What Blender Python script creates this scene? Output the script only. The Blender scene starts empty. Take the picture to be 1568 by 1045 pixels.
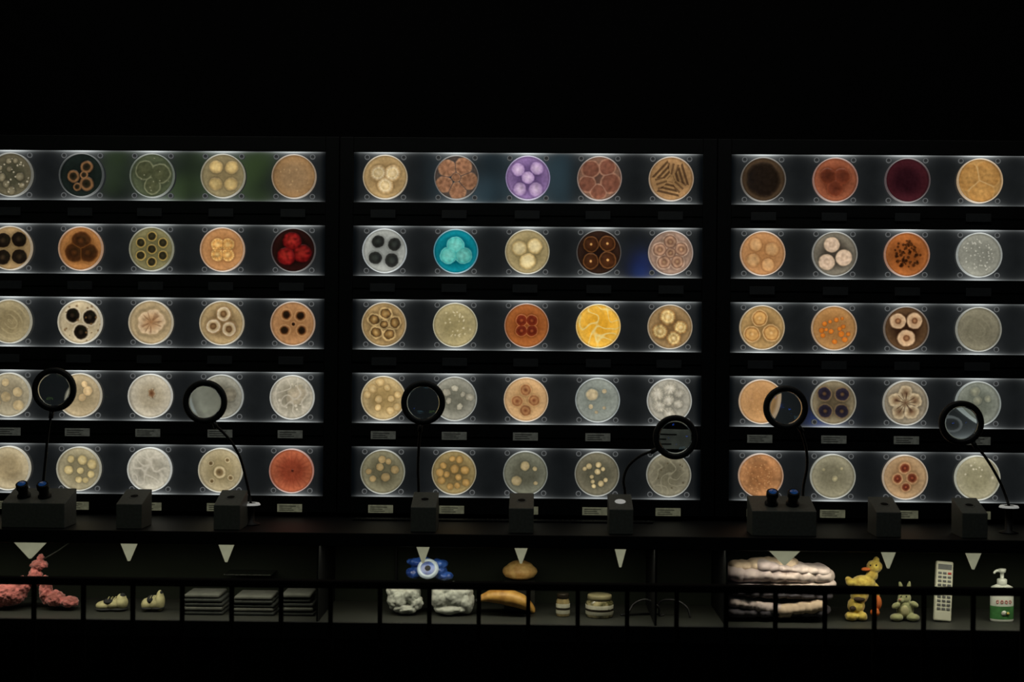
import bpy, bmesh, math, random
import numpy as np
from mathutils import Vector, Matrix, Euler

scene = bpy.context.scene
scene.view_settings.view_transform = 'Standard'
scene.view_settings.look = 'None'

# ------------------------------------------------------------------ camera
D = 4.8            # camera distance to display wall (m)
F = 2178.0         # focal length in units of 1/1568 of the frame width (50 mm)
K = D / F          # metres per unit on the wall
ZC = 1.6
YAW, ROLL = 0.019, 0.0085
cam_loc = Vector((D * math.tan(YAW), -D, ZC))
cam_rot = (Matrix.Rotation(YAW, 3, 'Z') @ Matrix.Rotation(math.pi / 2, 3, 'X') @ Matrix.Rotation(ROLL, 3, 'Z'))
cd = bpy.data.cameras.new('camera')
cam = bpy.data.objects.new('camera', cd)
scene.collection.objects.link(cam)
cam.location = cam_loc
cam.rotation_euler = cam_rot.to_euler()
cd.lens = 50; cd.sensor_width = 36
cd.dof.use_dof = True
cd.dof.focus_distance = D - 0.02
cd.dof.aperture_fstop = 1.8
scene.camera = cam

def W(px, py, y):
    """survey helper: measured photo position -> metric point on the vertical plane Y=y"""
    d = cam_rot @ Vector(((px - 784) / F, -(py - 522.5) / F, -1))
    t = (y - cam_loc.y) / d.y
    return cam_loc + d * t
def S(y):
    return (D + y) / F

# ------------------------------------------------------------------ colour / materials
def lin1(c):
    c = c / 255.0
    return c / 12.92 if c <= 0.04045 else ((c + 0.055) / 1.055) ** 2.4
def C(r, g, b): return (lin1(r), lin1(g), lin1(b))

def mat(name, col, rough=0.5, metal=0.0, var=0.25, scale=30.0, bump=0.0, emit=0.0, col2=None, spec=0.5, coat=0.0, sheen=0.0):
    m = bpy.data.materials.new(name); m.use_nodes = True
    nt = m.node_tree; b = nt.nodes['Principled BSDF']
    c = C(*col)
    c2 = C(*col2) if col2 else tuple(x * (1 - var) for x in c)
    tc = nt.nodes.new('ShaderNodeTexCoord')
    n = nt.nodes.new('ShaderNodeTexNoise'); n.inputs['Scale'].default_value = scale; n.inputs['Detail'].default_value = 4
    nt.links.new(tc.outputs['Object'], n.inputs['Vector'])
    r = nt.nodes.new('ShaderNodeValToRGB')
    r.color_ramp.elements[0].position = 0.38; r.color_ramp.elements[1].position = 0.62
    r.color_ramp.elements[0].color = (*c2, 1); r.color_ramp.elements[1].color = (*c, 1)
    nt.links.new(n.outputs['Fac'], r.inputs['Fac'])
    nt.links.new(r.outputs['Color'], b.inputs['Base Color'])
    b.inputs['Roughness'].default_value = rough
    b.inputs['Metallic'].default_value = metal
    b.inputs['Specular IOR Level'].default_value = spec
    b.inputs['Coat Weight'].default_value = coat
    b.inputs['Sheen Weight'].default_value = sheen
    if emit > 0:
        nt.links.new(r.outputs['Color'], b.inputs['Emission Color'])
        b.inputs['Emission Strength'].default_value = emit
    if bump > 0:
        bp = nt.nodes.new('ShaderNodeBump'); bp.inputs['Strength'].default_value = bump; bp.inputs['Distance'].default_value = 0.004
        nt.links.new(n.outputs['Fac'], bp.inputs['Height']); nt.links.new(bp.outputs['Normal'], b.inputs['Normal'])
    return m

def attr_mat(name, rough, basef, nscale, namt, emit=1.0):
    m = bpy.data.materials.new(name); m.use_nodes = True
    nt = m.node_tree; b = nt.nodes['Principled BSDF']
    a = nt.nodes.new('ShaderNodeAttribute'); a.attribute_name = 'Col'
    tc = nt.nodes.new('ShaderNodeTexCoord')
    n = nt.nodes.new('ShaderNodeTexNoise'); n.inputs['Scale'].default_value = nscale; n.inputs['Detail'].default_value = 5
    nt.links.new(tc.outputs['Object'], n.inputs['Vector'])
    mr = nt.nodes.new('ShaderNodeMapRange'); mr.inputs['From Min'].default_value = 0.3; mr.inputs['From Max'].default_value = 0.7
    mr.inputs['To Min'].default_value = 1 - namt; mr.inputs['To Max'].default_value = 1 + namt
    nt.links.new(n.outputs['Fac'], mr.inputs['Value'])
    vm = nt.nodes.new('ShaderNodeVectorMath'); vm.operation = 'SCALE'
    nt.links.new(a.outputs['Color'], vm.inputs[0]); nt.links.new(mr.outputs['Result'], vm.inputs['Scale'])
    v2 = nt.nodes.new('ShaderNodeVectorMath'); v2.operation = 'SCALE'; v2.inputs['Scale'].default_value = basef
    nt.links.new(vm.outputs[0], v2.inputs[0])
    nt.links.new(v2.outputs[0], b.inputs['Base Color'])
    nt.links.new(vm.outputs[0], b.inputs['Emission Color'])
    b.inputs['Emission Strength'].default_value = emit
    b.inputs['Roughness'].default_value = rough
    return m

M_panel = attr_mat('acrylic_painted_glow', 0.07, 0.0, 9, 0.2)  # edge light comes from emission painted per vertex
M_dish = attr_mat('agar_painted_backlight', 0.3, 0.2, 130, 0.12, 0.95)  # backlight put in as emission; agar, rim and stand-offs all glow
M_black = mat('black_powder_coat', (8, 9, 10), 0.55, 0, 0.3, 60, spec=.25)
M_frame = mat('black_anodised_frame', (9, 10, 11), 0.55, 0, 0.3, 40, spec=.25)
M_rubber = mat('black_rubber', (8, 8, 9), 0.55, 0, 0.2, 90)
M_block = mat('grey_cast_metal', (100, 102, 95), 0.5, 0.0, 0.2, 120)
M_blockd = mat('dark_hole', (6, 6, 6), 0.6, spec=.1)
M_pale_glow = mat('pale_painted_glow', (225, 225, 220), 0.4, 0.0, 0.1, 200, emit=.3)  # pale non-metal; emission stands in for light on rims and post discs
M_wall = mat('dark_wall_paint', (6, 6, 7), 0.9, 0, 0.2, 8, spec=.1)
M_floor = mat('dark_floor', (10, 10, 13), 0.5, 0, 0.3, 6)
M_ceil = mat('black_ceiling', (5, 5, 5), 0.95)
M_lab1 = mat('label_painted_unlit', (26, 28, 29), 0.6, 0, 0.2, 80, emit=0.1)  # copies of one label; counter light painted in, brighter in lower rows
M_lab2 = mat('label_painted_half_lit', (98, 100, 92), 0.6, 0, 0.3, 80, emit=0.28)
M_lab3 = mat('label_painted_lit', (150, 150, 122), 0.6, 0, 0.3, 80, emit=0.24)
M_txt = mat('label_ink', (40, 40, 38), 0.7)

# ------------------------------------------------------------------ mesh helper
class Obj:
    def __init__(s, name, parent=None):
        s.name = name; s.bm = bmesh.new(); s.mats = []; s.parent = parent
    def mi(s, m):
        if m not in s.mats: s.mats.append(m)
        return s.mats.index(m)
    def _tag(s, n0, m, smooth):
        s.bm.faces.ensure_lookup_table()
        i = s.mi(m)
        for f in s.bm.faces[n0:]:
            f.material_index = i; f.smooth = smooth
    def merge(s, bm2, m, M=None, smooth=True):
        if M is not None: bmesh.ops.transform(bm2, matrix=M, verts=bm2.verts)
        me = bpy.data.meshes.new('tmp'); bm2.to_mesh(me); bm2.free()
        n0 = len(s.bm.faces); s.bm.from_mesh(me); bpy.data.meshes.remove(me)
        s._tag(n0, m, smooth)
    def box(s, lo, hi, m, bev=0.002, M=None, seg=2, smooth=False):
        b = bmesh.new()
        bmesh.ops.create_cube(b, size=1)
        for v in b.verts:
            for k in range(3):
                v.co[k] = lo[k] + (v.co[k] + .5) * (hi[k] - lo[k])
        if bev: bmesh.ops.bevel(b, geom=b.edges[:], offset=bev, segments=seg, affect='EDGES', profile=.5)
        s.merge(b, m, M, smooth)
    def lathe(s, prof, m, M=None, n=40, smooth=True, closed=False):
        """profile (r,z) about local Z"""
        b = bmesh.new(); rings = []
        for r, z in prof:
            if r < 1e-6: rings.append([b.verts.new((0, 0, z))])
            else: rings.append([b.verts.new((r * math.cos(2 * math.pi * i / n), r * math.sin(2 * math.pi * i / n), z)) for i in range(n)])
        pr = list(zip(rings[:-1], rings[1:]))
        if closed: pr.append((rings[-1], rings[0]))
        for a, c in pr:
            for i in range(n):
                j = (i + 1) % n
                if len(a) == 1 and len(c) == 1: continue
                if len(a) == 1: b.faces.new((a[0], c[i], c[j]))
                elif len(c) == 1: b.faces.new((a[i], a[j], c[0]))
                else: b.faces.new((a[i], a[j], c[j], c[i]))
        bmesh.ops.recalc_face_normals(b, faces=b.faces[:])
        s.merge(b, m, M, smooth)
    def prism(s, pts, y0, y1, m, bev=0.0, axis='y'):
        b = bmesh.new()
        def P(u, w, y): return (u, y, w) if axis == 'y' else (y, u, w)
        a = [b.verts.new(P(u, w, y0)) for u, w in pts]; c = [b.verts.new(P(u, w, y1)) for u, w in pts]
        b.faces.new(a); b.faces.new(c[::-1])
        for i in range(len(pts)):
            j = (i + 1) % len(pts); b.faces.new((a[j], a[i], c[i], c[j]))
        bmesh.ops.recalc_face_normals(b, faces=b.faces[:])
        if bev: bmesh.ops.bevel(b, geom=b.edges[:], offset=bev, segments=2, affect='EDGES', profile=.5)
        s.merge(b, m, None, False)
    def tube(s, pts, rad, m, n=10, sub=8):
        P = [Vector(p) for p in pts]
        rads = rad if isinstance(rad, (list, tuple)) else [rad] * len(P)
        Q = []; R = []
        for i in range(len(P) - 1):
            p0 = P[max(i - 1, 0)]; p1 = P[i]; p2 = P[i + 1]; p3 = P[min(i + 2, len(P) - 1)]
            for k in range(sub):
                t = k / sub
                Q.append(0.5 * ((2 * p1) + (p2 - p0) * t + (2 * p0 - 5 * p1 + 4 * p2 - p3) * t * t + (-p0 + 3 * p1 - 3 * p2 + p3) * t ** 3))
                R.append(rads[i] * (1 - t) + rads[i + 1] * t)
        Q.append(P[-1]); R.append(rads[-1])
        b = bmesh.new(); rings = []; up = Vector((0.13, 1, 0.21))
        for i, q in enumerate(Q):
            T = (Q[min(i + 1, len(Q) - 1)] - Q[max(i - 1, 0)]).normalized()
            A = T.cross(up).normalized(); B = T.cross(A).normalized()
            rings.append([b.verts.new(q + (A * math.cos(2 * math.pi * k / n) + B * math.sin(2 * math.pi * k / n)) * R[i]) for k in range(n)])
        for a, c in zip(rings[:-1], rings[1:]):
            for k in range(n): b.faces.new((a[k], a[(k + 1) % n], c[(k + 1) % n], c[k]))
        b.faces.new(rings[0][::-1]); b.faces.new(rings[-1])
        bmesh.ops.recalc_face_normals(b, faces=b.faces[:])
        s.merge(b, m, None, True)
    def fuse(s, ells, m, voxel=0.0028, smooth_it=3, disp=0.0, dscale=0.02, seed=0):
        """ells: (center, radii, rotY) -> one continuous remeshed surface"""
        b = bmesh.new()
        for e in ells:
            c, r = e[0], e[1]; rot = e[2] if len(e) > 2 else 0
            Mx = Matrix.Translation(c) @ Matrix.Rotation(rot, 4, 'Y') @ Matrix.Diagonal((r[0], r[1], r[2], 1))
            bmesh.ops.create_icosphere(b, subdivisions=3, radius=1, matrix=Mx)
        me = bpy.data.meshes.new('tmpf'); b.to_mesh(me); b.free()
        o = bpy.data.objects.new('tmpf', me); scene.collection.objects.link(o)
        rm = o.modifiers.new('r', 'REMESH'); rm.mode = 'VOXEL'; rm.voxel_size = voxel
        if smooth_it:
            sm = o.modifiers.new('s', 'SMOOTH'); sm.factor = .5; sm.iterations = smooth_it
        if disp:
            tx = bpy.data.textures.new('tmp_clouds', 'CLOUDS'); tx.noise_scale = dscale; tx.noise_depth = 2
            dm = o.modifiers.new('d', 'DISPLACE'); dm.texture = tx; dm.strength = disp; dm.mid_level = .5; dm.texture_coords = 'GLOBAL'
        bpy.context.view_layer.update()
        dg = bpy.context.evaluated_depsgraph_get()
        me2 = bpy.data.meshes.new_from_object(o.evaluated_get(dg))
        n0 = len(s.bm.faces); s.bm.from_mesh(me2); s._tag(n0, m, True)
        bpy.data.objects.remove(o); bpy.data.meshes.remove(me2)
    def finish(s, snap=None, loc=None, M=None):
        if M is not None: bmesh.ops.transform(s.bm, matrix=M, verts=s.bm.verts)
        if snap is not None:
            mz = min(v.co.z for v in s.bm.verts)
            bmesh.ops.translate(s.bm, vec=(0, 0, snap - mz), verts=s.bm.verts)
        # origin at the bounding-box centre
        xs = [v.co for v in s.bm.verts]
        c = Vector([(min(v[k] for v in xs) + max(v[k] for v in xs)) / 2 for k in range(3)]) if s.parent is None else Vector((0, 0, 0))
        bmesh.ops.translate(s.bm, vec=-c, verts=s.bm.verts)
        me = bpy.data.meshes.new(s.name); s.bm.to_mesh(me); s.bm.free()
        for m in s.mats: me.materials.append(m)
        o = bpy.data.objects.new(s.name, me); scene.collection.objects.link(o)
        o.location = c
        if s.parent is not None: o.parent = s.parent
        return o

def empty(name):
    e = bpy.data.objects.new(name, None); e.empty_display_size = .1
    scene.collection.objects.link(e); return e

ROTX = Matrix.Rotation(math.pi / 2, 4, 'X')  # local z -> -y

# ------------------------------------------------------------------ room
def shell(name, lo, hi, m):
    o = Obj(name); o.box(lo, hi, m, 0); return o.finish()
shell('floor', (-6, -8, -.1), (6, .2, 0), M_floor)
shell('ceiling', (-6, -8, 3.6), (6, .2, 3.7), M_ceil)
shell('wall_back', (-6, .04, 0), (6, .2, 3.6), M_wall)
shell('wall_left', (-6.1, -8, 0), (-6, .2, 3.6), M_wall)
shell('wall_right', (6, -8, 0), (6.1, .2, 3.6), M_wall)
shell('wall_rear', (-6, -8.1, 0), (6, -8, 3.6), M_wall)

# ------------------------------------------------------------------ specimen wall
ctr = W(806.5, 499, 0)
CP = 109.25 * K; MP = 577 * K; RP = 112.9 * K
PH = 77 * K; HW = 267 * K
rng = np.random.RandomState(5)

def dish_pos(mod, col, row):
    return ctr.x + (mod - 1) * MP + (col - 2) * CP, ctr.z + (2 - row) * RP

for mod in range(3):
    cx = ctr.x + (mod - 1) * MP
    par = empty('specimen_display_cabinet')
    o = Obj('frame', par)
    hwm = MP / 2 - .0015
    top = ctr.z + 2 * RP + PH / 2; bot = ctr.z - 2 * RP - PH / 2
    o.box((cx - hwm, -.016, bot - .055), (cx - HW, .04, top + .05), M_frame)
    o.box((cx + HW, -.016, bot - .055), (cx + hwm, .04, top + .05), M_frame)
    o.box((cx - HW, -.014, top), (cx + HW, .04, top + .05), M_frame)
    o.box((cx - HW, -.014, bot - .055), (cx + HW, .04, bot), M_frame)
    for r in range(4):
        zc = ctr.z + (1.5 - r) * RP
        o.box((cx - HW, -.014, zc - (RP - PH) / 2), (cx + HW, .04, zc + (RP - PH) / 2), M_frame)
        o.box((cx - HW, -.018, zc - .0015), (cx + HW, -.012, zc + .0015), M_black, 0)
    o.finish()
    # light panels; the LED edge glow is painted into the vertex colours
    nx, nz = 270, 44
    V = []; Fc = []; Cl = []
    for r in range(5):
        zc = ctr.z + (2 - r) * RP
        u = np.linspace(-HW, HW, nx); w = (1 - np.cos(np.linspace(0, np.pi, nz))) / 2 * PH - PH / 2
        U, Wz = np.meshgrid(u, w)
        base = len(V)
        V += [(cx + a, 0.0, zc + b) for a, b in zip(U.ravel(), Wz.ravel())]
        for j in range(nz - 1):
            for i in range(nx - 1):
                k = base + j * nx + i; Fc.append((k, k + 1, k + nx + 1, k + nx))
        upx = U / K; wpx = Wz / K
        g = np.zeros_like(U); gh = np.zeros_like(U)
        for c in range(5):
            dx = upx - (c - 2) * 109.25
            g += np.exp(-(dx / 26) ** 2); gh += np.exp(-((dx / 42) ** 2 + (wpx / 60) ** 2))
        de_t = 38.5 - wpx; de_b = wpx + 38.5
        e = np.zeros_like(U)
        for de, amp in ((de_t, 1.0), (de_b, .9)):
            e += amp * (np.exp(-de / 1.2) * (.10 + .8 * g) + np.exp(-de / 4.5) * (.010 + .21 * g) + np.exp(-de / 14) * .045 * g)
        dim = (1, 1, 1, .95, .72 if mod == 1 else .85)[r]
        ends = np.clip((267 - np.abs(upx)) / 10, .25, 1)
        v = (e + .0040 + .014 * gh) * dim * ends
        Cl.append(np.stack([v * .94, v * 1.0 + .0006, v * .99 + .0012, np.ones_like(v)], -1).reshape(-1, 4))
    me = bpy.data.meshes.new('light_panels'); me.from_pydata(V, [], Fc)
    at = me.color_attributes.new('Col', 'FLOAT_COLOR', 'POINT')
    at.data.foreach_set('color', np.concatenate(Cl).astype(np.float32).ravel())
    me.materials.append(M_panel)
    po = bpy.data.objects.new('light_panels', me); scene.collection.objects.link(po); po.parent = par
    # labels under each dish
    lb = Obj('specimen_labels', par)
    for col in range(5):
        for row in range(5):
            x, z = dish_pos(mod, col, row); z -= 56.5 * K
            m = M_lab1 if row < 3 else (M_lab2 if row == 3 else M_lab3)
            jx = rng.uniform(-3, 1) * K
            yb = -.0195
            lb.box((x - 19 * K + jx, yb - .002, z - 6 * K), (x + 19 * K + jx, yb + .0015, z + 6 * K), m, .0006)
            if row >= 3:
                for kk, ww in ((3, .8), (0, .6), (-3, .7)):
                    lb.box((x - 16 * K + jx, yb - .0026, z + (kk - .5) * K), (x + (-16 + 32 * ww) * K + jx, yb - .002, z + (kk + .4) * K), M_txt, 0)
    lb.finish()

# ------------------------------------------------------------------ petri dishes
NR, NS = 44, 120
rr = np.concatenate([[0], np.linspace(.02, .958, NR)])
th = np.linspace(0, 2 * np.pi, NS, endpoint=False)
RIM = [(.962, -.019), (.975, -.0205), (.992, -.0205), (1.0, -.018), (1.0, -.001)]
faces = []
for i in range(NS): faces.append((0, 1 + (i + 1) % NS, 1 + i))
tot = NR + len(RIM)
for j in range(tot - 1):
    a = 1 + j * NS; b_ = a + NS
    for i in range(NS):
        k = (i + 1) % NS; faces.append((a + i, a + k, b_ + k, b_ + i))
nA = 1 + NR * NS
def grid():
    X = [0.0]; Y = [0.0]
    for r in rr[1:]:
        X += list(r * np.cos(th)); Y += list(r * np.sin(th))
    return np.array(X), np.array(Y)
GX, GY = grid()
GR = np.hypot(GX, GY); GA = np.arctan2(GY, GX)

def noise(seed, freq, x=None, y=None):
    r = np.random.RandomState(seed); x = GX if x is None else x; y = GY if y is None else y
    v = np.zeros_like(x)
    for k in range(9):
        a = r.uniform(0, 6.28); f = freq * r.uniform(.5, 1.6); v += np.sin(f * (x * np.cos(a) + y * np.sin(a)) + r.uniform(0, 6.28) + 1.2 * np.sin(f * .6 * (x * np.sin(a) - y * np.cos(a))))
    return v / 4.0
def mixc(A, B, t): return A * (1 - t[:, None]) + np.array(B)[None, :] * t[:, None]
def sst(x, a, b):
    t = np.clip((x - a) / (b - a), 0, 1); return t * t * (3 - 2 * t)

def paint(sp, seed):
    bg = np.array(C(*sp['bg'])); ed = np.array(C(*sp.get('edge', sp['bg'])))
    col = mixc(np.tile(bg, (len(GX), 1)), ed, sst(GR, .35, .95))
    tex = sp.get('tex', .12)
    col = col * (1 + tex * noise(seed, 4))[:, None] * (1 + tex * .7 * noise(seed + 1, 18))[:, None]
    h = np.zeros_like(GX)
    cols = sp.get('cols', [])
    if cols:
        T = []
        for i, (x, y, r) in enumerate(cols):
            dx = GX - x; dy = GY - y; d = np.hypot(dx, dy); a = np.arctan2(dy, dx)
            rs = np.random.RandomState(seed * 7 + i)
            wob = sp.get('wob', .03)
            re = r * (1 + wob * np.sin(2 * a + rs.uniform(0, 6)) + wob * .6 * np.sin(5 * a + rs.uniform(0, 6)) + wob * .35 * np.sin(11 * a + rs.uniform(0, 6)))
            T.append(d / re)
        T = np.array(T); o = np.sort(T, 0); t = o[0]; idx = T.argmin(0)
        st = sp['st']; ts = [s[0] for s in st]; cc = np.array([C(*s[1]) for s in st])
        cl = np.stack([np.interp(t, ts, cc[:, k]) for k in range(3)], -1)
        rs = np.random.RandomState(seed); cl *= (1 + .18 * rs.uniform(-1, 1, len(cols)))[idx][:, None]
        ang = np.zeros_like(GX)
        for i, (x, y, r) in enumerate(cols):
            s = idx == i; ang[s] = np.arctan2(GY[s] - y, GX[s] - x)
        if sp.get('streak'):
            k = sp.get('sn', 14)
            cl *= (1 + sp['streak'] * np.sin(k * ang + 3 * np.sin(2 * ang)) * sst(t, .1, .5))[:, None]
        cl *= (1 + sp.get('ctex', .16) * noise(seed + 3, 18))[:, None]
        mask = 1 - sst(t, .9, 1.08)
        if 'seam' in sp and len(cols) > 1:
            q = (1 - sst(o[1] - o[0], .0, .16)) * mask
            cl = mixc(cl, C(*sp['seam']), q * .85)
        # soft darker shoulder where the colony meets the agar
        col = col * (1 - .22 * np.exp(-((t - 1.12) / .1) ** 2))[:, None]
        col = col * (1 - mask[:, None]) + cl * mask[:, None]
        h = .0035 * np.sqrt(np.clip(1 - t * t, 0, 1)) * mask
        if 'halo' in sp:
            q = np.exp(-((t - 1.1) / .1) ** 2); col = mixc(col, C(*sp['halo']), q * .7)
    if 'dots' in sp:
        n, dc, r0, r1, rad = sp['dots']; rs = np.random.RandomState(seed + 11)
        for i in range(n):
            a = rs.uniform(0, 6.28); q = rad * math.sqrt(rs.uniform(0, 1)); r = rs.uniform(r0, r1)
            d = np.hypot(GX - q * math.cos(a), GY - q * math.sin(a)) / r
            mk = 1 - sst(d, .6, 1.25); col = mixc(col, C(*dc), mk * .8); h = np.maximum(h, .0015 * mk)
    if 'veins' in sp:
        vc, f, wd = sp['veins']
        v = np.abs(noise(seed + 5, f)); q = 1 - sst(v, 0, wd); col = mixc(col, C(*vc), q * .75); h += .001 * q
    if 'fn' in sp: col = sp['fn'](col)
    # backlight painted into the colour: brighter top and bottom, falling off at the wall
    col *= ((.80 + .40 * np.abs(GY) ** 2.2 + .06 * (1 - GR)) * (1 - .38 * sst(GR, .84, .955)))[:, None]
    lum = (col @ np.array([.25, .6, .15]))[:, None]
    col = lum + (col - lum) * 1.02
    col = col * np.array([[.94, .87, .76]]) * .90
    return np.clip(col, 0, 1), h

def tri(d=.42, r=.4, rot=90, cx=0, cy=0): return [(cx + d * math.cos(math.radians(rot + 120 * i)), cy + d * math.sin(math.radians(rot + 120 * i)), r) for i in range(3)]
def ring(n, d, r, rot=45, c=0):
    L = [(d * math.cos(math.radians(rot + 360 / n * i)), d * math.sin(math.radians(rot + 360 / n * i)), r) for i in range(n)]
    if c: L.append((0, 0, c))
    return L
def scat(seed, n, r0, r1, rad=.72):
    rs = np.random.RandomState(seed); L = []
    for _ in range(400):
        if len(L) >= n: break
        a = rs.uniform(0, 6.28); q = rad * math.sqrt(rs.uniform()); r = rs.uniform(r0, r1); x, y = q * math.cos(a), q * math.sin(a)
        if all(math.hypot(x - u, y - v) > (r + s) * .92 for u, v, s in L): L.append((x, y, r))
    return L
def f_cuts(col):
    for s in range(6):
        a = s * math.pi / 3 + .3; u = GX * math.cos(a) + GY * math.sin(a)
        w = -GX * math.sin(a) + GY * math.cos(a)
        q = sst(np.abs(np.sin(u * 17)), .5, .8) * ((np.abs(w) < u * .75) & (u > .12) & (u < .78) & (s % 2 == 0))
        col = mixc(col, C(58, 38, 26), q * .8)
        q = sst(np.abs(np.sin(w * 15 + 1)), .6, .9) * ((np.abs(w) < u * .55) & (u > .2) & (u < .7) & (s % 2 == 1))
        col = mixc(col, C(70, 48, 34), q * .7)
    return col
def f_radial(c, n, amt, r0, r1):
    def f(col):
        q = sst(np.sin(n * GA + 2 * np.sin(3 * GA)), .3, 1) * sst(GR, r0, r0 + .1) * (1 - sst(GR, r1, r1 + .15)); return mixc(col, C(*c), q * amt)
    return f
def f_swirl(c, amt):
    def f(col):
        q = sst(np.sin(GR * 26 + 1.5 * np.sin(GA * 2)), .4, 1) * sst(noise(31, 5), -.5, .5); return mixc(col, C(*c), q * amt)
    return f
def f_arc(c):
    def f(col):
        d = np.hypot(GX + .15, GY - .05); q = (1 - sst(np.abs(d - .55), .02, .08)) * sst(noise(77, 34), .1, .7) * (GX > -.2)
        return mixc(col, C(*c), q * .8)
    return f

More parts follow.
